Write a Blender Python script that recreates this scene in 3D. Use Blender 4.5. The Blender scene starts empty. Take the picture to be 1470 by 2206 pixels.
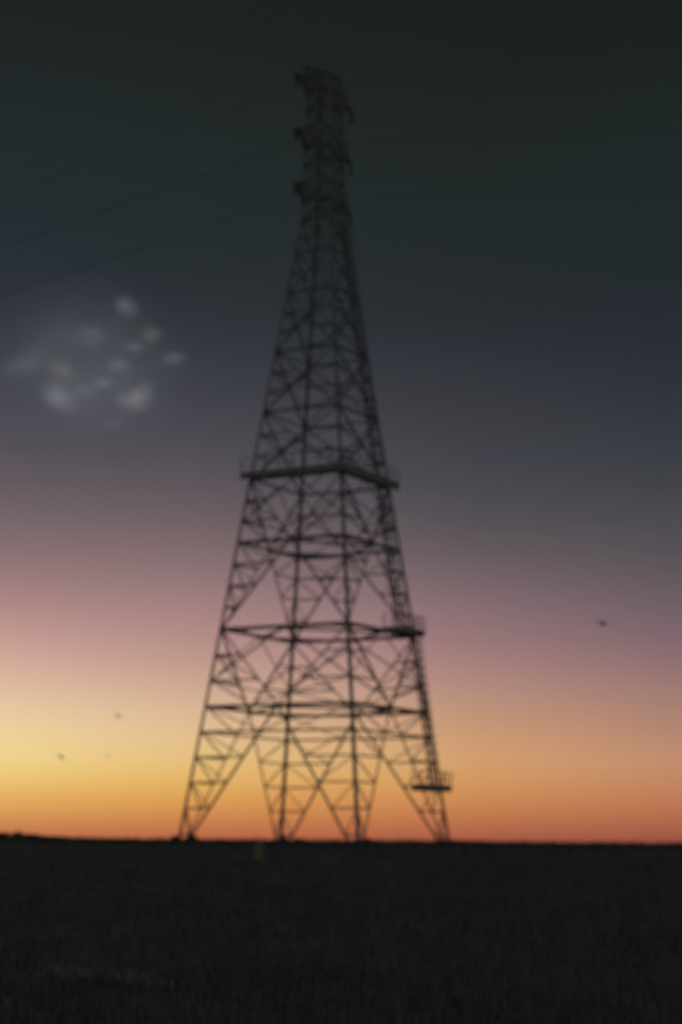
import bpy, math, random
from mathutils import Vector, Matrix
random.seed(7)
sc = bpy.context.scene
col = sc.collection
R = math.radians

# ------------------------------------------------------------------ camera
EYE, PITCH, FPX = 1.6, 9.65, 4168.0        # focal length in photo pixels (68 mm on 36 mm)
cam_d = bpy.data.cameras.new("camera")
cam = bpy.data.objects.new("camera", cam_d)
col.objects.link(cam)
cam_d.sensor_fit = 'VERTICAL'
cam_d.sensor_height = 36.0
cam_d.lens = 68.0
cam_d.clip_start, cam_d.clip_end = 0.1, 60000
cam.matrix_world = Matrix.Translation((0, 0, EYE)) @ Matrix.Rotation(R(90 + PITCH), 4, 'X') @ Matrix.Rotation(R(0.5), 4, 'Z')
cam_d.dof.use_dof = True                   # the lens was focused too near
cam_d.dof.focus_distance = 9.0
cam_d.dof.aperture_fstop = 2.0
sc.camera = cam

sc.view_settings.view_transform = 'Standard'
sc.view_settings.look = 'None'
sc.view_settings.exposure = 0
sc.view_settings.gamma = 1
sc.render.dither_intensity = 2.0
sc.cycles.max_bounces = 6
sc.cycles.volume_step_rate = 2.0

# ------------------------------------------------------------------ sky
def lin(c):
    return tuple(((v / 255) / 12.92 if v / 255 <= 0.04045 else ((v / 255 + 0.055) / 1.055) ** 2.4) for v in c)
def elev(y):
    return PITCH + math.degrees(math.atan((1103 - y) / FPX))
EMAX = 30.0
COLS = {   # azimuth: (height in the dusk sky, colour)
 -9.6: [(0,(29,33,32)),(300,(33,41,42)),(500,(36,44,49)),(650,(44,50,56)),(800,(60,62,69)),(900,(73,73,82)),(1000,(87,81,88)),(1100,(108,96,101)),
        (1200,(134,112,114)),(1300,(167,133,128)),(1400,(198,161,144)),(1480,(218,184,155)),(1560,(234,204,158)),(1640,(239,210,142)),(1690,(236,194,117)),(1730,(226,170,92)),(1765,(214,150,86)),(1800,(196,120,77))],
 -4.6: [(0,(28,32,31)),(300,(33,40,40)),(500,(36,43,45)),(650,(42,48,53)),(800,(57,59,66)),(900,(69,69,77)),(1000,(84,79,86)),(1100,(105,92,97)),
        (1200,(131,109,111)),(1300,(160,129,125)),(1400,(184,148,134)),(1480,(205,170,144)),(1560,(223,189,146)),(1640,(230,191,127)),(1690,(228,178,101)),(1730,(219,157,86)),(1765,(206,136,80)),(1805,(188,108,72))],
 4.05: [(0,(27,30,29)),(300,(31,37,36)),(500,(34,41,42)),(650,(38,43,48)),(800,(49,52,58)),(900,(59,60,66)),(1000,(67,68,75)),(1100,(80,77,83)),
        (1200,(103,91,95)),(1300,(131,109,110)),(1400,(156,124,118)),(1480,(178,140,122)),(1560,(197,150,116)),(1640,(210,158,109)),(1690,(209,148,95)),(1730,(202,133,83)),(1765,(189,115,77)),(1812,(167,91,68))],
 9.6: [(0,(26,30,29)),(300,(30,38,38)),(500,(32,41,43)),(650,(36,42,47)),(800,(43,47,55)),(900,(51,54,61)),(1000,(59,62,69)),(1100,(73,72,77)),
        (1200,(88,82,87)),(1300,(110,96,99)),(1400,(134,109,108)),(1480,(157,124,113)),(1560,(177,133,112)),(1640,(195,141,110)),(1690,(193,132,95)),(1730,(187,119,83)),(1765,(175,104,76)),(1818,(150,80,66))],
}
def interp(stops, y):
    if y <= stops[0][0]: return stops[0][1]
    if y >= stops[-1][0]: return stops[-1][1]
    for k in range(len(stops) - 1):
        (a, ca), (b, cb) = stops[k], stops[k + 1]
        if a <= y <= b:
            t = (y - a) / (b - a)
            pr = stops[max(k - 1, 0)][1]; nx = stops[min(k + 2, len(stops) - 1)][1]
            out = []
            for i in range(3):      # catmull-rom
                p0, p1, p2, p3 = pr[i], ca[i], cb[i], nx[i]
                v = 0.5 * (2 * p1 + (p2 - p0) * t + (2 * p0 - 5 * p1 + 4 * p2 - p3) * t * t + (3 * p1 - p0 - 3 * p2 + p3) * t ** 3)
                out.append(max(2, v))
            k2 = max(0, 1 - abs(y - 1400) / 220)     # rosy belt above the yellow glow
            return (out[0] + k2, out[1] - 3 * k2, out[2] + 4 * k2)
world = bpy.data.worlds.new("World")
sc.world = world
world.use_nodes = True
nt = world.node_tree
nt.nodes.clear()
N, L = nt.nodes.new, nt.links.new
tc = N('ShaderNodeTexCoord')
sep = N('ShaderNodeSeparateXYZ'); L(tc.outputs['Generated'], sep.inputs[0])
def mth(op, a, b=None, clamp=False):
    n = N('ShaderNodeMath'); n.operation = op; n.use_clamp = clamp
    for k, v in enumerate((a, b)):
        if v is None: continue
        if isinstance(v, (int, float)): n.inputs[k].default_value = v
        else: L(v, n.inputs[k])
    return n.outputs[0]
az = mth('MULTIPLY', mth('ARCTAN2', sep.outputs['X'], sep.outputs['Y']), 180 / math.pi)
el = mth('MULTIPLY', mth('ARCSINE', sep.outputs['Z']), 180 / math.pi)
fac_e = mth('DIVIDE', el, EMAX, True)
def ramp(fac, stops):
    n = N('ShaderNodeValToRGB'); L(fac, n.inputs[0])
    e = n.color_ramp.elements
    for k, (p, c) in enumerate(stops):
        if k < 2: x = e[k]; x.position = p
        else: x = e.new(p)
        x.color = (*c, 1)
    n.color_ramp.interpolation = 'LINEAR'
    return n.outputs[0]
def column(stops):
    ylow = stops[-1][0]
    ps = []
    for k in range(30):
        t = (k / 29) ** 1.5
        e = t * 25.2
        y = 1103 - math.tan(R(e - PITCH)) * FPX
        if k == 0: y = ylow
        ps.append((e / EMAX, lin(interp(stops, y))))
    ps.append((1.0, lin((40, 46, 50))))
    return ramp(fac_e, ps)
def smooth(fac, lo, hi, ss=False):
    n = N('ShaderNodeMapRange'); n.interpolation_type = 'SMOOTHSTEP' if ss else 'LINEAR'
    n.inputs['From Min'].default_value = lo; n.inputs['From Max'].default_value = hi
    L(fac, n.inputs['Value'])
    return n.outputs[0]
def mixc(f, a, b):
    n = N('ShaderNodeMix'); n.data_type = 'RGBA'
    L(f, n.inputs[0]); L(a, n.inputs[6]); L(b, n.inputs[7])
    return n.outputs[2]
keys = sorted(COLS)
cs = [column(COLS[k]) for k in keys]
c = cs[0]
for k in range(1, 4):
    c = mixc(smooth(az, keys[k - 1], keys[k]), c, cs[k])
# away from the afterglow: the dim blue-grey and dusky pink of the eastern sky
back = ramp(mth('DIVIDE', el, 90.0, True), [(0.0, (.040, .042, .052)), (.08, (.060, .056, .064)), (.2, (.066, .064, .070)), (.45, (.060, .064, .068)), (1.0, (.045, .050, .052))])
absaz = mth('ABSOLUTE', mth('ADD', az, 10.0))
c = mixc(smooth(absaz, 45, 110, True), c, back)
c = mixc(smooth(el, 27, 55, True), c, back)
# physical twilight sky, sun just set, adds its own faint light
sky = N('ShaderNodeTexSky'); sky.sky_type = 'NISHITA'; sky.sun_disc = False
SUN_EL, SUN_AZ = -1.6, -22.0
sky.sun_elevation = R(SUN_EL); sky.sun_rotation = R(SUN_AZ)
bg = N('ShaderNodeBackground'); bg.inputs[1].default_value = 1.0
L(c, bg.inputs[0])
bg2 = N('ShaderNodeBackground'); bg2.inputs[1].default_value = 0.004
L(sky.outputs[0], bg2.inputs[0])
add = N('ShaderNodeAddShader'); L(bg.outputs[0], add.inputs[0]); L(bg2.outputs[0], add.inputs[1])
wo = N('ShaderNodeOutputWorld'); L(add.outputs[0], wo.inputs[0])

# the sun is below the horizon: only the high puffs, stand-ins for window reflections, catch it
sd = bpy.data.lights.new("sun", 'SUN'); so = bpy.data.objects.new("sun", sd); col.objects.link(so)
sd.energy = 1.3; sd.angle = R(0.5); sd.color = (.88, .94, 1.0)
sdir = Vector((math.sin(R(SUN_AZ)) * math.cos(R(SUN_EL)), math.cos(R(SUN_AZ)) * math.cos(R(SUN_EL)), math.sin(R(SUN_EL))))
so.rotation_euler = sdir.to_track_quat('Z', 'Y').to_euler()

# ------------------------------------------------------------------ materials
def material(name, c1, c2, scale, rough=.8, metal=0.0, bump=0.0, spec=.3):
    m = bpy.data.materials.new(name); m.use_nodes = True
    t = m.node_tree; b = t.nodes['Principled BSDF']
    g = t.nodes.new('ShaderNodeNewGeometry')
    n = t.nodes.new('ShaderNodeTexNoise'); n.inputs['Scale'].default_value = scale; n.inputs['Detail'].default_value = 5
    t.links.new(g.outputs['Position'], n.inputs['Vector'])
    r = t.nodes.new('ShaderNodeValToRGB')
    r.color_ramp.elements[0].position = .35; r.color_ramp.elements[1].position = .68
    r.color_ramp.elements[0].color = (*c1, 1); r.color_ramp.elements[1].color = (*c2, 1)
    t.links.new(n.outputs[0], r.inputs[0]); t.links.new(r.outputs[0], b.inputs['Base Color'])
    b.inputs['Roughness'].default_value = rough; b.inputs['Metallic'].default_value = metal
    b.inputs['Specular IOR Level'].default_value = spec
    if bump:
        bp = t.nodes.new('ShaderNodeBump'); bp.inputs['Strength'].default_value = bump
        t.links.new(n.outputs[0], bp.inputs['Height']); t.links.new(bp.outputs[0], b.inputs['Normal'])
    return m
STEEL = material('galvanised_steel', (.34, .35, .34), (.47, .48, .47), 1.3, .7, .0, 0, .2)
GRATE = material('walkway_grating', (.20, .20, .20), (.28, .28, .28), 4, .8, 0, 0, .2)
CONC = material('footing_concrete', (.20, .19, .17), (.30, .28, .26), 3, .9)
WIRE = material('aluminium_wire', (.10, .10, .10), (.14, .14, .14), 2, .6)
CERAM = material('brown_insulator', (.06, .03, .02), (.09, .05, .03), 5, .3)
SOIL = material('field_soil', (.11, .127, .119), (.14, .158, .145), .35, .95, 0, .3, .05)
GRASS = material('field_grass', (.13, .148, .136), (.155, .173, .155), .25, .9, 0, 0, .1)
STRAW = material('dry_straw', (.34, .34, .29), (.50, .48, .40), 2.0, .9, 0, 0, .1)
LEAF = material('scrub_leaf', (.09, .11, .07), (.16, .18, .11), 1.5, .9, 0, 0, .1)
BARK = material('scrub_bark', (.05, .04, .03), (.09, .07, .05), 4, .9)
YELLOW = material('faded_yellow_paint', (.40, .33, .17), (.52, .44, .26), 6, .7)
FEATHER = material('dark_feather', (.02, .02, .02), (.05, .045, .04), 9, .8)

# ------------------------------------------------------------------ mesh helpers
class MB:
    def __init__(s): s.v, s.f = [], []
    def prism(s, prof, a, b, u, w, prof2=None):
        prof2 = prof2 or prof
        n, k = len(prof), len(s.v)
        s.v += [a + u * p[0] + w * p[1] for p in prof] + [b + u * p[0] + w * p[1] for p in prof2]
        s.f += [(k + i, k + (i + 1) % n, k + n + (i + 1) % n, k + n + i) for i in range(n)]
        s.f += [tuple(k + i for i in reversed(range(n))), tuple(k + n + i for i in range(n))]
    def frame(s, a, b, hint):
        d = (b - a).normalized()
        u = hint - d * hint.dot(d)
        if u.length < 1e-4: u = Vector((.3, .5, .8)) - d * d.dot(Vector((.3, .5, .8)))
        u.normalize()
        return u, d.cross(u)
    def angle(s, a, b, w, hint=Vector((0, 0, 1)), t=None):   # rolled L section
        t = t or w * .16
        u, v = s.frame(a, b, hint)
        h = w / 2
        s.prism([(-h, -h), (h, -h), (h, -h + t), (-h + t, -h + t), (-h + t, h), (-h, h)], a, b, u, v)
    def bar(s, a, b, w, h=None, hint=Vector((0, 0, 1))):
        h = h or w
        u, v = s.frame(a, b, hint)
        s.prism([(-h / 2, -w / 2), (h / 2, -w / 2), (h / 2, w / 2), (-h / 2, w / 2)], a, b, u, v)
    def tube(s, pts, r, n=6):
        k = len(s.v)
        for i, p in enumerate(pts):
            d = (pts[min(i + 1, len(pts) - 1)] - pts[max(i - 1, 0)]).normalized()
            u = Vector((0, 0, 1)).cross(d)
            u = u.normalized() if u.length > 1e-4 else Vector((1, 0, 0))
            w = d.cross(u)
            rr = r[i] if isinstance(r, (list, tuple)) else r
            s.v += [p + (u * math.cos(2 * math.pi * j / n) + w * math.sin(2 * math.pi * j / n)) * rr for j in range(n)]
        for i in range(len(pts) - 1):
            for j in range(n):
                s.f.append((k + i * n + j, k + i * n + (j + 1) % n, k + (i + 1) * n + (j + 1) % n, k + (i + 1) * n + j))
        s.f.append(tuple(k + j for j in reversed(range(n))))
        s.f.append(tuple(k + (len(pts) - 1) * n + j for j in range(n)))
    def poly(s, pts):
        k = len(s.v); s.v += pts; s.f.append(tuple(range(k, k + len(pts))))
    def build(s, name, mat, parent=None):
        me = bpy.data.meshes.new(name)
        me.from_pydata([tuple(p) for p in s.v], [], s.f); me.update()
        me.materials.append(mat)
        o = bpy.data.objects.new(name, me); col.objects.link(o)
        if parent: o.parent = parent
        return o
def tag(o, label=None, cat=None, group=None, kind=None):
    for k, v in (('label', label), ('category', cat), ('group', group), ('kind', kind)):
        if v: o[k] = v
    return o
def empty(name, loc):
    o = bpy.data.objects.new(name, None); col.objects.link(o); o.location = loc
    o.empty_display_size = 1.0
    return o

def hgt(x, y):
    r = math.hypot(x, y)
    t = min(1, max(0, (r - 35) / 75)); t = t * t * (3 - 2 * t)          # the field climbs gently to a flat rise that carries the pylon
    a = min(1, r / 30) * (1 if r < 160 else max(0, 1 - (r - 160) / 200))
    return t * 1.42 + a * (.05 * math.sin(x * .21 + 1) * math.cos(y * .17) + .03 * math.sin(x * .53 + y * .41))
# ------------------------------------------------------------------ the pylon
TX, TY = -1.52, 140.0
TH = R(16.6)
DIRS = [Vector((math.sin(TH), -math.cos(TH), 0)), Vector((math.cos(TH), math.sin(TH), 0)),
        Vector((-math.sin(TH), math.cos(TH), 0)), Vector((-math.cos(TH), -math.sin(TH), 0))]   # near, right, far, left
FACE_N = [(DIRS[i] + DIRS[(i + 1) % 4]).normalized() for i in range(4)]
UP = Vector((0, 0, 1))
WAIST = 47.5
def rad(h):
    return 10.26 - .1815 * h if h <= WAIST else 1.64 - (h - WAIST) * .028
def C(i, h): return DIRS[i % 4] * rad(h) + UP * h
def MID(i, h): return (C(i, h) + C(i + 1, h)) / 2
def lerp(a, b, t): return a + (b - a) * t
def at_h(a, b, h): return lerp(a, b, (h - a.z) / (b.z - a.z))

pyl = empty('pylon', (TX, TY, 0))
tag(pyl, 'tall dark steel lattice pylon rising above the dusk horizon, with railed walkways', 'pylon')
TOP = 58.9
for i in range(4):
    m = MB()
    d = DIRS[i]
    for a, b, w in ((C(i, .35), C(i, 16.45), .21), (C(i, 16.45), C(i, 27.5), .20), (C(i, 27.5), C(i, WAIST), .18), (C(i, WAIST), C(i, TOP), .17)):
        u = FACE_N[i - 1]; m.angle(a, b, w, -u, .05)
    leg = m.build('leg', STEEL, pyl)
    f = MB()
    p = C(i, 0)
    gz = hgt(TX + p.x, TY + p.y)
    f.prism([(-.45, -.45), (.45, -.45), (.45, .45), (-.45, .45)], p + UP * (gz - .4), p + UP * (gz + .14), Vector((1, 0, 0)), Vector((0, 1, 0)),
            [(-.34, -.34), (.34, -.34), (.34, .34), (-.34, .34)])
    f.build('footing', CONC, leg)

def one(name, a, b, w, n):
    m = MB(); m.angle(a, b, w, n); return m.build(name, STEEL, pyl)

def kpanel(i, h0, h1, n, w):
    """inverted V: from both leg feet up to the middle of the ring, with stepped lacing beside each leg"""
    M = MID(i, h1); nrm = FACE_N[i]
    for j in (i, i + 1):
        P = C(j, h0)
        e = lerp(P, M, .02)
        br = one('brace', e, M, w, nrm)
        lac = MB()
        hs = [h0 + (h1 - h0) * k / n for k in range(n + 1)]
        for k in range(1, n):
            q = at_h(P, M, hs[k])
            lac.angle(C(j, hs[k]), q, .12, nrm)
            lac.angle(C(j, hs[k + 1]), q, .08, nrm)
        lac.build('lacing', STEEL, br)
def vpanel(i, h0, h1, n, w):
    """V from the leg tops down to the middle of the lower ring, crossed by shorter struts"""
    M = MID(i, h0); M2 = MID(i, h1); nrm = FACE_N[i]
    hs = [h0 + (h1 - h0) * k / n for k in range(n + 1)]
    for j in (i, i + 1):
        P = C(j, h1)
        br = one('brace', P, M, w, nrm)
        one('strut', C(j, hs[1]), M2, w * .8, nrm)
        lac = MB()
        for k in range(1, n):
            q = at_h(P, M, hs[k])
            lac.angle(C(j, hs[k]), q, .12, nrm)
            lac.angle(C(j, hs[k]), at_h(P, M, hs[k - 1]) if k > 1 else lerp(P, M, .86), .09, nrm)
        lac.build('lacing', STEEL, br)
def xpanel(i, h0, h1, w, n=3):
    nrm = FACE_N[i]
    for s, (j, k) in enumerate(((i, i + 1), (i + 1, i))):
        a, b = C(j, h1) + nrm * .05 * s, C(k, h0) + nrm * .05 * s
        br = one('brace', a, b, w, nrm)
        if n > 1:
            lac = MB()
            for q in range(1, n):
                h = h0 + (h1 - h0) * q / n
                other = at_h(C(k, h1), C(j, h0), h)
                mine = at_h(a, b, h)
                tgt = mine if q > n / 2 else other
                if q > n / 2:
                    lac.angle(C(j, h), mine, .09, nrm); lac.angle(C(j, h), lerp(a, b, .5), .07, nrm)
                else:
                    lac.angle(C(j, h), other, .09, nrm); lac.angle(C(j, h), lerp(a, b, .5), .07, nrm)
            lac.build('lacing', STEEL, br)
RING1, PLAT1, RING2, PLAT2 = 10.9, 16.45, 22.8, 27.5
LV = [PLAT2, 32.55, 37.2, 41.8, 44.9, WAIST]
for i in range(4):
    kpanel(i, 0.2, RING1, 6, .13)
    vpanel(i, RING1, PLAT1, 3, .125)
    kpanel(i, PLAT1, RING2, 4, .12)
    vpanel(i, RING2, PLAT2, 3, .115)
    for a, b in zip(LV, LV[1:]):
        xpanel(i, a, b, .12 if a < 40 else .10, 3 if a < 41 else 2)
    for h, w in ((RING1, .22), (RING1 - 1.8, .14), (PLAT1, .24), (RING2, .20), (PLAT2, .20), (LV[1], .15), (LV[2], .15), (LV[3], .14), (LV[4], .12), (WAIST, .16)):
        one('ring_beam', C(i, h), C(i + 1, h), w, FACE_N[i])
    for h in (RING1, PLAT1, RING2):           # diamond of plan bracing between the face middles
        one('plan_brace', MID(i, h) - UP * .12, MID(i + 1, h) - UP * .12, .16, UP)
        m = MB()                              # corner knee braces in plan
        for t in (.25,):
            m.angle(lerp(C(i, h), C(i + 1, h), t), lerp(C(i, h), C(i - 1, h), t), .10, UP)
        m.build('knee_brace', STEEL, pyl)

# mast above the waist
ML = [WAIST, 49.0, 50.5, 51.8, 53.2, 54.7, 56.2, 57.6, TOP]
for i in range(4):
    for a, b in zip(ML, ML[1:]):
        m = MB()
        m.angle(C(i, b), C(i + 1, a), .09, FACE_N[i]); m.angle(C(i, a) + FACE_N[i] * .04, C(i + 1, b) + FACE_N[i] * .04, .09, FACE_N[i])
        m.angle(C(i, b), C(i + 1, b), .12, FACE_N[i])
        m.build('mast_panel', STEEL, pyl)
# cross-arms, seen nearly end-on: out of the left-near face and the right-far face
TIPS = []
for lvl, (h, up) in enumerate(((49.0, 1.5), (53.2, 1.5), (57.45, 1.3))):
    for fi in (3, 1):
        n = FACE_N[fi]
        tip = n * 4.2 + UP * (h + .35)
        m = MB()
        b0, b1, t0, t1 = C(fi, h), C(fi + 1, h), C(fi, h + up), C(fi + 1, h + up)
        for q, w in ((b0, .12), (b1, .12), (t0, .10), (t1, .10)): m.angle(q, tip, w, UP)
        for s in range(1, 5):
            t = s / 5
            A, B, D, E = (lerp(q, tip, t) for q in (b0, b1, t0, t1))
            A2, B2, D2, E2 = (lerp(q, tip, t - .2) for q in (b0, b1, t0, t1))
            m.angle(A, B, .06); m.angle(D, E, .06); m.angle(A, D, .06); m.angle(B, E, .06)
            m.angle(A2, D, .06); m.angle(B2, E, .06); m.angle(A2, B, .06); m.angle(D2, E, .06)
        m.bar(tip - n * .1, tip + n * .22, .22, .22)
        arm = m.build('cross_arm', STEEL, pyl)
        ins = MB()
        pts, rr = [], []
        z0 = tip + n * .1
        for k in range(9):
            pts += [z0 - UP * (.1 + k * .1), z0 - UP * (.14 + k * .1)]; rr += [.04, .12]
        ins.tube(pts, rr, 8)
        ins.build('insulator', CERAM, arm)
        TIPS.append((lvl, fi, z0 - UP * .98))
# peak with the earth-wire horn leaning over the left-near arm
m = MB()
apex = UP * (TOP + .1) + FACE_N[3] * 1.7
for i in range(4): m.angle(C(i, TOP), apex, .12, UP)
for i in range(4): m.angle(lerp(C(i, TOP), apex, .5), lerp(C(i + 1, TOP), apex, .5), .09, UP)
horn = apex + FACE_N[3] * 1.7 - UP * .25
m.angle(apex, horn, .16, UP); m.angle(lerp(C(3, TOP), apex, .3), horn, .1, UP); m.angle(lerp(C(0, TOP), apex, .3), horn, .1, UP)
m.build('mast_peak', STEEL, pyl)

# walkway all round at the upper platform
def railing(path, parent, closed, hgt=1.15, step=1.1):
    m = MB()
    segs = list(zip(path, path[1:] + path[:1])) if closed else list(zip(path, path[1:]))
    for a, b in segs:
        k = max(1, round((b - a).length / step))
        for q in range(k + (0 if closed else 1)):
            p = lerp(a, b, q / k); m.bar(p, p + UP * hgt, .06)
        for z in (hgt, hgt * .55): m.bar(a + UP * z, b + UP * z, .055)
        m.bar(a + UP * .1, b + UP * .1, .03, .16)
    return m.build('railing', STEEL, parent)
def deck_ring(h, r_in, r_out, th):
    m = MB(); k = 0
    for i in (3, 0):
        j = (i + 1) % 4
        for z0, z1 in ((h - th, h),):
            a, b, c2, d = DIRS[i] * r_in, DIRS[j] * r_in, DIRS[j] * r_out, DIRS[i] * r_out
            k = len(m.v)
            m.v += [p + UP * z for z in (z0, z1) for p in (a, b, c2, d)]
            m.f += [(k, k + 1, k + 2, k + 3), (k + 7, k + 6, k + 5, k + 4), (k + 3, k + 2, k + 6, k + 7), (k + 1, k, k + 4, k + 5)]
    return m.build('deck', GRATE, walk)
walk = MB()
for i in (3, 0):
    for r, w in ((rad(PLAT2) + .8, .34 if i == 3 else .52), (rad(PLAT2) - .55, .22)):
        walk.bar(DIRS[i] * r + UP * (PLAT2 + .12), DIRS[(i + 1) % 4] * r + UP * (PLAT2 + .12), .10, w)
    for q in range(9):
        t = (q + .5) / 9
        ri, ro = rad(PLAT2) - .55, rad(PLAT2) + .8
        walk.bar(lerp(DIRS[i] * ri, DIRS[(i + 1) % 4] * ri, t) + UP * (PLAT2 + .12), lerp(DIRS[i] * ro, DIRS[(i + 1) % 4] * ro, t) + UP * (PLAT2 + .12), .08, .14)
walk = walk.build('walkway', STEEL, pyl)
deck_ring(PLAT2 + .32, rad(PLAT2) - .5, rad(PLAT2) + .75, .05)
railing([DIRS[i] * (rad(PLAT2) + .75) + UP * (PLAT2 + .32) for i in (3, 0, 1)], walk, False)

# landings and caged ladder beside the right leg
def on_face(i, t, h, out=0.0): return lerp(C(i, h), C(i + 1, h), t) + FACE_N[i] * out
def landing(h, t0, t1, out0, out1, rail_h=1.1):
    m = MB()
    a, b = on_face(0, t0, h, out0), on_face(0, t1, h, out0)
    dvec = (C(1, h) - C(0, h)).normalized()
    c2, d = b + FACE_N[0] * (out1 - out0), a + FACE_N[0] * (out1 - out0)
    k = len(m.v)
    m.v += [p + UP * z for z in (.12, .17) for p in (a, b, c2, d)]
    m.f += [(k, k + 3, k + 2, k + 1), (k + 4, k + 5, k + 6, k + 7)] + [(k + q, k + (q + 1) % 4, k + 4 + (q + 1) % 4, k + 4 + q) for q in range(4)]
    for p, q in ((a, b), (b, c2), (c2, d), (d, a), (lerp(a, b, .33), lerp(d, c2, .33)), (lerp(a, b, .67), lerp(d, c2, .67))):
        m.bar(p, q, .10, .22)
    o = m.build('landing', STEEL, pyl)
    railing([p + UP * .17 for p in (a, d, c2, b)], o, False, rail_h, .8)
landing(5.3, .73, 1.02, -.5, .8)
landing(PLAT1 + .1, .64, 1.0, -.6, .9)
def ladder(h0, h1, t0, t1, out, width=.5, cage=.75):
    m = MB(); a, b = on_face(0, t0, h0, out), on_face(0, t1, h1, out)
    side = (C(1, h0) - C(0, h0)).normalized()
    for s in (-1, 1): m.bar(a + side * s * width / 2, b + side * s * width / 2, .11)
    n = int((b - a).length / .3)
    for k in range(1, n):
        p = lerp(a, b, k / n); m.bar(p - side * width / 2, p + side * width / 2, .035)
    lad = m.build('ladder', STEEL, pyl)
    g = MB(); nn = int((b - a).length / .6)
    def hoop(p): return [p + side * (math.cos(x) * cage / 2) + FACE_N[0] * (math.sin(x) * cage * .9) for x in [math.pi * k / 6 for k in range(7)]]
    for k in range(2, nn + 1): g.tube(hoop(lerp(a, b, k / nn)), .04, 4)
    for k in range(7): g.bar(hoop(lerp(a, b, 2 / nn))[k], hoop(b)[k], .06)
    g.build('safety_cage', STEEL, lad)
ladder(5.45, PLAT1 + .2, .90, .95, .12)
ladder(PLAT1 + .3, PLAT2 + .2, .74, .74, .10)
ladder(PLAT2 + .4, WAIST, .74, .70, .10)

# ------------------------------------------------------------------ power cables
base = Vector((TX, TY, 0))
def cable(name, p0, slope, span, r):
    m = MB(); pts = []
    d = FACE_N[0]
    for k in range(-40, 41):
        s = span * (k / 40) * abs(k / 40) ** .6
        z = -slope * abs(s) + slope / span * s * s
        pts.append(base + p0 + d * s + UP * z)
    m.tube(pts, r, 6)
    return m.build(name, WIRE, None)
names = ['lowest', 'middle', 'top']
for lvl, fi, p in TIPS:
    o = cable('power_cable', p, .165, 600, .010)
    tag(o, 'thin dark power cable hung from the %s cross-arm on its %s tip' % (names[lvl], 'upper left' if fi == 3 else 'lower right'), 'cable', 'power cables hung from the pylon arms')
o = cable('power_cable', horn, .15, 600, .008)
tag(o, 'thinnest cable, strung from the small horn at the pylon peak', 'cable', 'power cables hung from the pylon arms')

# ------------------------------------------------------------------ ground
rings = [0, 3, 6, 9, 12, 15, 18, 21, 24, 28, 32, 37, 43, 50, 58, 67, 78, 90, 105, 120, 140, 165, 200, 250, 320, 420, 600, 1000, 2000, 4500, 10000, 20000]
v, f = [(0, 0, 0)], []
NS = 144
for r in rings[1:]:
    for k in range(NS):
        x, y = r * math.sin(2 * math.pi * k / NS), r * math.cos(2 * math.pi * k / NS)
        v.append((x, y, hgt(x, y)))
for k in range(NS): f.append((0, 1 + (k + 1) % NS, 1 + k))
for q in range(len(rings) - 2):
    for k in range(NS):
        a, b = 1 + q * NS + k, 1 + q * NS + (k + 1) % NS
        f.append((a, b, b + NS, a + NS))
me = bpy.data.meshes.new('ground'); me.from_pydata(v, [], f); me.update(); me.materials.append(SOIL)
for p in me.polygons: p.use_smooth = True
g = bpy.data.objects.new('ground', me); col.objects.link(g); g['kind'] = 'structure'
def blade(m, x, y, z, h, w, lean):
    a = random.uniform(0, 2 * math.pi)
    d = Vector((math.cos(a), math.sin(a), 0)); l = Vector((random.gauss(0, 1), random.gauss(0, 1), 0)) * lean
    p = Vector((x, y, z))
    k = len(m.v)
    m.v += [p - d * w, p + d * w, p + d * w * .6 + l * .4 + UP * h * .6, p - d * w * .6 + l * .4 + UP * h * .6, p + l + UP * h]
    m.f += [(k, k + 1, k + 2, k + 3), (k + 3, k + 2, k + 4)]
m = MB()
for k in range(9000):                        # ranker grass along the top of the rise
    x, y = random.uniform(-75, 75), random.uniform(96, 150)
    n = .5 + .5 * math.sin(x * .33 + 1.3) * math.sin(x * .11 + y * .07)
    for q in range(3):
        blade(m, x + random.gauss(0, .2), y + random.gauss(0, .2), hgt(x, y) - .03, random.uniform(.08, .20) + .22 * n * random.random() ** 2, .03, .10)
for k in range(26000):
    r = 7 + 150 * random.random() ** 2.0
    a = R(random.uniform(-26, 26))
    x, y = r * math.sin(a), r * math.cos(a)
    s = 1 + r / 60
    for q in range(3):
        blade(m, x + random.gauss(0, .06 * s), y + random.gauss(0, .06 * s), hgt(x, y) - .02, random.uniform(.08, .26) * (1 + r / 160), .006 * s, .07)
o = m.build('grass', GRASS); o['kind'] = 'stuff'
m = MB()
def swath(x0, y0, x1, y1, n, wid):
    for k in range(n):
        t = random.random(); x = x0 + (x1 - x0) * t + random.gauss(0, wid); y = y0 + (y1 - y0) * t + random.gauss(0, wid * 1.6)
        if math.sin(t * 21) + random.gauss(0, .6) < -.3: continue
        blade(m, x, y, hgt(x, y) - .02, random.uniform(.08, .2), .008, .14)
swath(-3.3, 23.2, -2.3, 22.2, 520, .10); swath(-2.3, 22.2, -1.6, 21.6, 110, .12); swath(-3.9, 19.6, -3.2, 19.0, 160, .08)
o = m.build('dry_grass', STRAW); o['kind'] = 'stuff'

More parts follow.
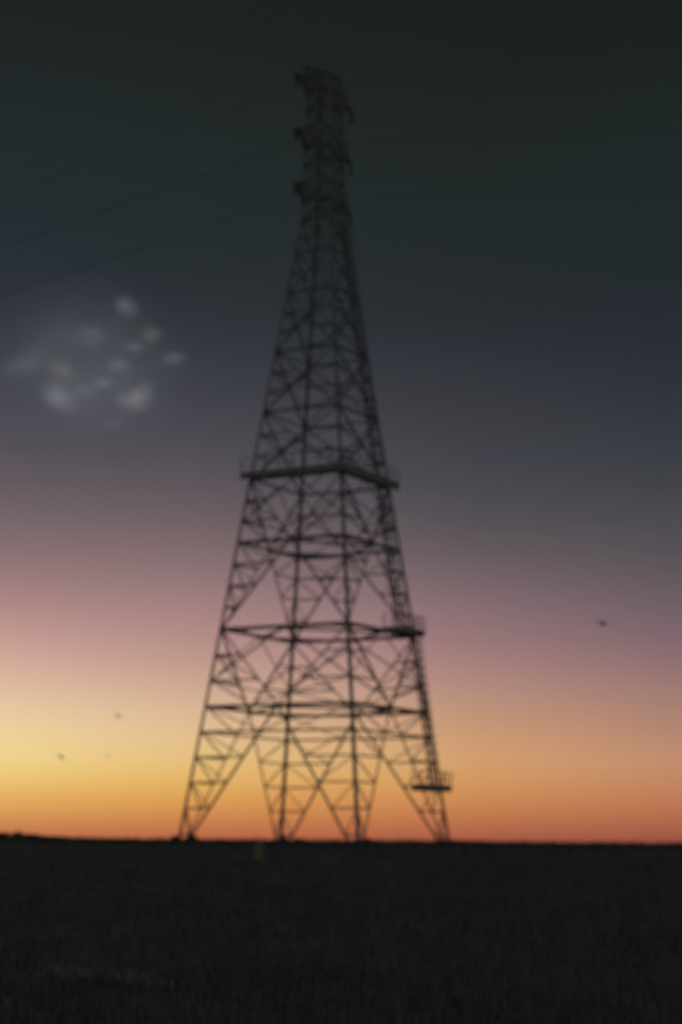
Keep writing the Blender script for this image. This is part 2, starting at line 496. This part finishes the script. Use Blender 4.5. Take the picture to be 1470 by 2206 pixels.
# marker post by the pylon
mp = empty('marker_post', (-3.03, 75.0, hgt(-3.03, 75)))
mp.scale = (.95, .95, .56)
tag(mp, 'dim yellowish upright marker post standing in the dark field below the pylon', 'marker post')
m = MB(); m.prism([(-.2, -.06), (.2, -.06), (.2, .06), (-.2, .06)], Vector((0, 0, .05)), Vector((0, 0, 1.28)), Vector((1, 0, 0)), Vector((0, 1, 0)))
m.build('board', YELLOW, mp)
m = MB(); m.prism([(-.2, -.06), (.2, -.06), (.2, .06), (-.2, .06)], Vector((0, 0, 1.285)), Vector((0, 0, 1.4)), Vector((1, 0, 0)), Vector((0, 1, 0)), [(-.12, -.02), (.12, -.02), (.12, .02), (-.12, .02)])
m.build('cap', YELLOW, mp)
m = MB(); m.prism([(-.28, -.16), (.28, -.16), (.28, .16), (-.28, .16)], Vector((0, 0, -.15)), Vector((0, 0, .045)), Vector((1, 0, 0)), Vector((0, 1, 0)))
m.build('base', CONC, mp)

# scrub at the pylon feet
def leafy(m, cx, cy, cz, rx, rz, n, s):
    for k in range(n):
        a = Vector((random.gauss(0, 1), random.gauss(0, 1), random.gauss(0, 1))).normalized() * random.random() ** .5
        p = Vector((cx + a.x * rx, cy + a.y * rx, cz + a.z * rz))
        u = Vector((random.gauss(0, 1), random.gauss(0, 1), random.gauss(0, 1))).normalized()
        w = u.orthogonal().normalized()
        m.poly([p - u * s, p + w * s * .5, p + u * s, p - w * s * .5])
def shrub(i, dx, dy, hh, rr, label):
    p = base + C(i, 0) + Vector((dx, dy, 0)); z = hgt(p.x, p.y); hh -= 1.25; rr *= .7
    e = empty('shrub', (p.x, p.y, z)); tag(e, label, 'shrub', 'shrubs growing round the pylon feet')
    m = MB()
    for q in range(5): leafy(m, random.gauss(0, rr * .5), random.gauss(0, rr * .4), hh * random.uniform(.3, .72), rr * .55, hh * .26, 70, .06)
    for q in range(7):
        b = Vector((random.gauss(0, rr * .5), random.gauss(0, rr * .4), hh * .6)); m.bar(b, b + Vector((random.gauss(0, .1), 0, hh * random.uniform(.25, .45))), .03)
    m.build('foliage', LEAF, e)
    s = MB()
    for q in range(4):
        s.bar(Vector((0, 0, -.1)), Vector((random.gauss(0, rr * .4), random.gauss(0, rr * .4), hh * .55)), .05)
    s.build('stem', BARK, e)
for a in ((3, .1, -1.5, 1.75, .5, 'small dark shrub at the foot of the left pylon leg'),
          (3, 1.1, -.9, 1.8, .55, 'twiggy dark shrub just right of the left pylon leg'),
          (2, .2, -1.8, 1.75, .5, 'low dark shrub in front of the farthest pylon leg'),
          (2, 1.5, -1.6, 1.6, .4, 'tiny shrub just right of the farthest pylon leg'),
          (0, .3, -1.6, 1.7, .6, 'dark shrub at the foot of the nearest pylon leg'),
          (1, -.7, -1.6, 1.75, .7, 'broad dark shrub at the foot of the right pylon leg'),
          (1, .4, -1.2, 1.6, .5, 'small shrub just outside the right pylon leg')): shrub(*a)

# low dark hedge on the far left skyline
m = MB()
for k in range(520):
    x = random.uniform(-190, -55); t = min(1, (-55 - x) / 10)
    top = (.25 + t * 1.05) * (1 + .14 * math.sin(x * .55) + .08 * math.sin(x * 1.7))
    y = 400 + random.gauss(0, 2)
    for z in (.3, .7): leafy(m, x, y, hgt(x, y) + top * z * random.uniform(.8, 1), 1.2, top * .3, 12, .40)
o = m.build('hedge', LEAF)
tag(o, 'low uneven dark hedge on the skyline at the far left', 'hedge')

# ------------------------------------------------------------------ reflected-light puffs
def pix(x, y, d):
    """a direction in the photograph turned into a place at distance d"""
    px, py = (x - 735) / FPX, (1103 - y) / FPX
    v3 = cam.matrix_world.to_3x3() @ Vector((px, py, -1)).normalized()
    return Vector((0, 0, EYE)) + v3 * d
def reflection_mat(name, dens, colr, absorb=(1, 1, 1), aniso=.55):
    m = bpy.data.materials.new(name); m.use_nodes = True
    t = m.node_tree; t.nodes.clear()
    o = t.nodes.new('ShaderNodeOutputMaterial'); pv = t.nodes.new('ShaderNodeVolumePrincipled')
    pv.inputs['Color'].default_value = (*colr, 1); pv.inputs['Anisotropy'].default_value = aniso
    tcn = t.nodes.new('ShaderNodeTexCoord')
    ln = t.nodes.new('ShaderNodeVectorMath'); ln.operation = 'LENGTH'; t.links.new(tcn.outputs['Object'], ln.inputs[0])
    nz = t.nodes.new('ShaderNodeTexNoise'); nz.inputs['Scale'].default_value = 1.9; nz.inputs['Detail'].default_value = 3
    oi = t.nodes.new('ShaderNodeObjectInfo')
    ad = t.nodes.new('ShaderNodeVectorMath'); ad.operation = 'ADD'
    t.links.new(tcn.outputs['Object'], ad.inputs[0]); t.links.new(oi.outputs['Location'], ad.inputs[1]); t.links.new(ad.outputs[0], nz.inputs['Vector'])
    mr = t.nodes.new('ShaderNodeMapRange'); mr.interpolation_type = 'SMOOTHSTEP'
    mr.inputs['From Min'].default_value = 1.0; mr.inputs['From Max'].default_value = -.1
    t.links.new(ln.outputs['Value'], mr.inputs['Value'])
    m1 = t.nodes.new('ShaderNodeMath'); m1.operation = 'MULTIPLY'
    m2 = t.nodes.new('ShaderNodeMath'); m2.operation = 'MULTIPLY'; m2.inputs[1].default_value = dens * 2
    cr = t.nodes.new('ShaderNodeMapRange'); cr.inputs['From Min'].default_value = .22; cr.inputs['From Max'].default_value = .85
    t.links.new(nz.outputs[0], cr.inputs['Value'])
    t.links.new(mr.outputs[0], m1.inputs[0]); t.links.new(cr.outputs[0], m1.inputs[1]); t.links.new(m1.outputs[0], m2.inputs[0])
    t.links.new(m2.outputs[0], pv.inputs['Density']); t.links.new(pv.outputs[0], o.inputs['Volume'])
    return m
def uv_sphere():
    vv, ff = [Vector((0, 0, 1))], []
    for a in range(1, 8):
        for b in range(16):
            th, ph = math.pi * a / 8, 2 * math.pi * b / 16
            vv.append(Vector((math.sin(th) * math.cos(ph), math.sin(th) * math.sin(ph), math.cos(th))))
    vv.append(Vector((0, 0, -1)))
    for b in range(16): ff.append((0, 1 + b, 1 + (b + 1) % 16)); ff.append((len(vv) - 1, 1 + 96 + (b + 1) % 16, 1 + 96 + b))
    for a in range(6):
        for b in range(16): ff.append((1 + a * 16 + b, 1 + (a + 1) * 16 + b, 1 + (a + 1) * 16 + (b + 1) % 16, 1 + a * 16 + (b + 1) % 16))
    return vv, ff
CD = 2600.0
def puff(x, y, w, h, tilt, dens, colr, label):  # added vapour volume standing in for street lights reflected in a window pane
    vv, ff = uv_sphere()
    me = bpy.data.meshes.new('reflection'); me.from_pydata([tuple(q) for q in vv], [], ff); me.update()
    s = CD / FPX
    me.materials.append(reflection_mat('reflection_vapour', dens * .22 / (w * s), colr))
    o = bpy.data.objects.new('reflection', me); col.objects.link(o)
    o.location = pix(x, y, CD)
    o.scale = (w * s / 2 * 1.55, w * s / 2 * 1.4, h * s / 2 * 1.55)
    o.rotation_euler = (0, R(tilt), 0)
    tag(o, label, 'reflection', 'small pale reflected-light puffs left of the pylon')
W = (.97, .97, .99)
for a in ((272, 660, 52, 40, 25, 1.5, (.86, .92, .99), 'topmost round grey reflected-light puff of the cluster left of the pylon'),
          (196, 722, 66, 50, 0, .7, (.80, .90, .99), 'faint bluish reflected-light puff left of the greenish one'),
          (326, 722, 46, 40, 10, .9, (.78, .97, .85), 'faint greenish round reflected-light puff'),
          (292, 747, 48, 24, -5, .8, W, 'thin flat reflected-light wisp just below the greenish puff'),
          (375, 772, 48, 26, -5, 1.1, W, 'rightmost small reflected-light puff, nearest the pylon'),
          (255, 786, 50, 28, 0, .9, W, 'small dim reflected-light puff in the middle of the cluster'),
          (222, 825, 44, 24, 0, 1.0, W, 'small bright-edged reflected-light puff below the middle of the cluster'),
          (132, 800, 60, 44, 30, .8, (.97, .90, .80), 'brownish dim reflected-light puff above the bright lavender one'),
          (128, 856, 78, 54, 25, 1.6, (.93, .91, .99), 'large lavender reflected-light puff at the lower left of the cluster'),
          (291, 861, 70, 48, -10, 2.0, W, 'brightest grey reflected-light puff at the lower right of the cluster'),
          (312, 838, 50, 30, -20, .7, W, 'dim reflected-light wisp touching the brightest grey puff'),
          (50, 785, 100, 40, -25, .6, (.80, .90, .99), 'long dim bluish reflected-light streak near the left picture edge'),
          (180, 842, 60, 34, 10, .5, W, 'very faint reflected-light wisp between the two lowest puffs'),
          (200, 780, 330, 270, 20, .75, (.85, .92, .99), 'wide, barely visible bluish halo of reflected light behind the cluster of puffs'),
          (245, 912, 60, 30, -15, .35, W, 'lowest and faintest reflected-light wisp of the cluster')): puff(*a)

# ------------------------------------------------------------------ birds
def bird(x, y, d, span, roll, yaw, flap, label):
    o = MB(); half = span / 2
    o.tube([Vector((0, .34, 0)) * span, Vector((0, .26, .01)) * span, Vector((0, .1, .0)) * span, Vector((0, -.1, 0)) * span, Vector((0, -.26, 0)) * span, Vector((0, -.36, .005)) * span],
           [.006 * span, .055 * span, .10 * span, .09 * span, .04 * span, .06 * span], 8)
    for s in (-1, 1):
        k = len(o.v)
        prof = [(0.06, .14, -.12, 0), (.45, .20, -.08, flap * .7), (.75, .12, -.10, flap), (1.0, -.06, -.12, flap * .8)]
        for (u, le, te, z) in prof:
            for dz in (.012, -.012):
                o.v += [Vector((s * u * half, le * span * .8, z * half + dz * span * (1.2 - u))), Vector((s * u * half, te * span * .8, z * half + dz * span * .4 * (1.2 - u)))]
        for q in range(3):
            a, b = k + q * 4, k + q * 4 + 4
            o.f += [(a, b, b + 1, a + 1), (a + 3, b + 3, b + 2, a + 2), (a, a + 2, b + 2, b), (a + 1, b + 1, b + 3, a + 3)]
        o.f += [(k, k + 1, k + 3, k + 2), (k + 12, k + 14, k + 15, k + 13)]
    b = o.build('bird', FEATHER)
    b.location = pix(x, y, d); b.rotation_euler = (R(8), R(roll), R(yaw))
    tag(b, label, 'bird', 'birds in the dusk sky')
bird(1299, 1343, 150, 1.6, 16, 14, .10, 'largest dark bird gliding in the pinkish sky right of the pylon')
bird(132, 1631, 150, 1.3, 34, 12, .08, 'dark bird slanting down over the yellow glow at far left')
bird(232, 1629, 180, 1.0, 42, 15, .2, 'tiny faint bird to the right of the slanting one, over the yellow glow')
bird(977, 1669, 200, .75, 25, 20, .15, 'tiny bird close to the right pylon leg, above the low landing')
bird(255, 1543, 230, 1.5, 24, 30, .3, 'faint blurred bird high over the yellow glow, nearest the pylon on the left')
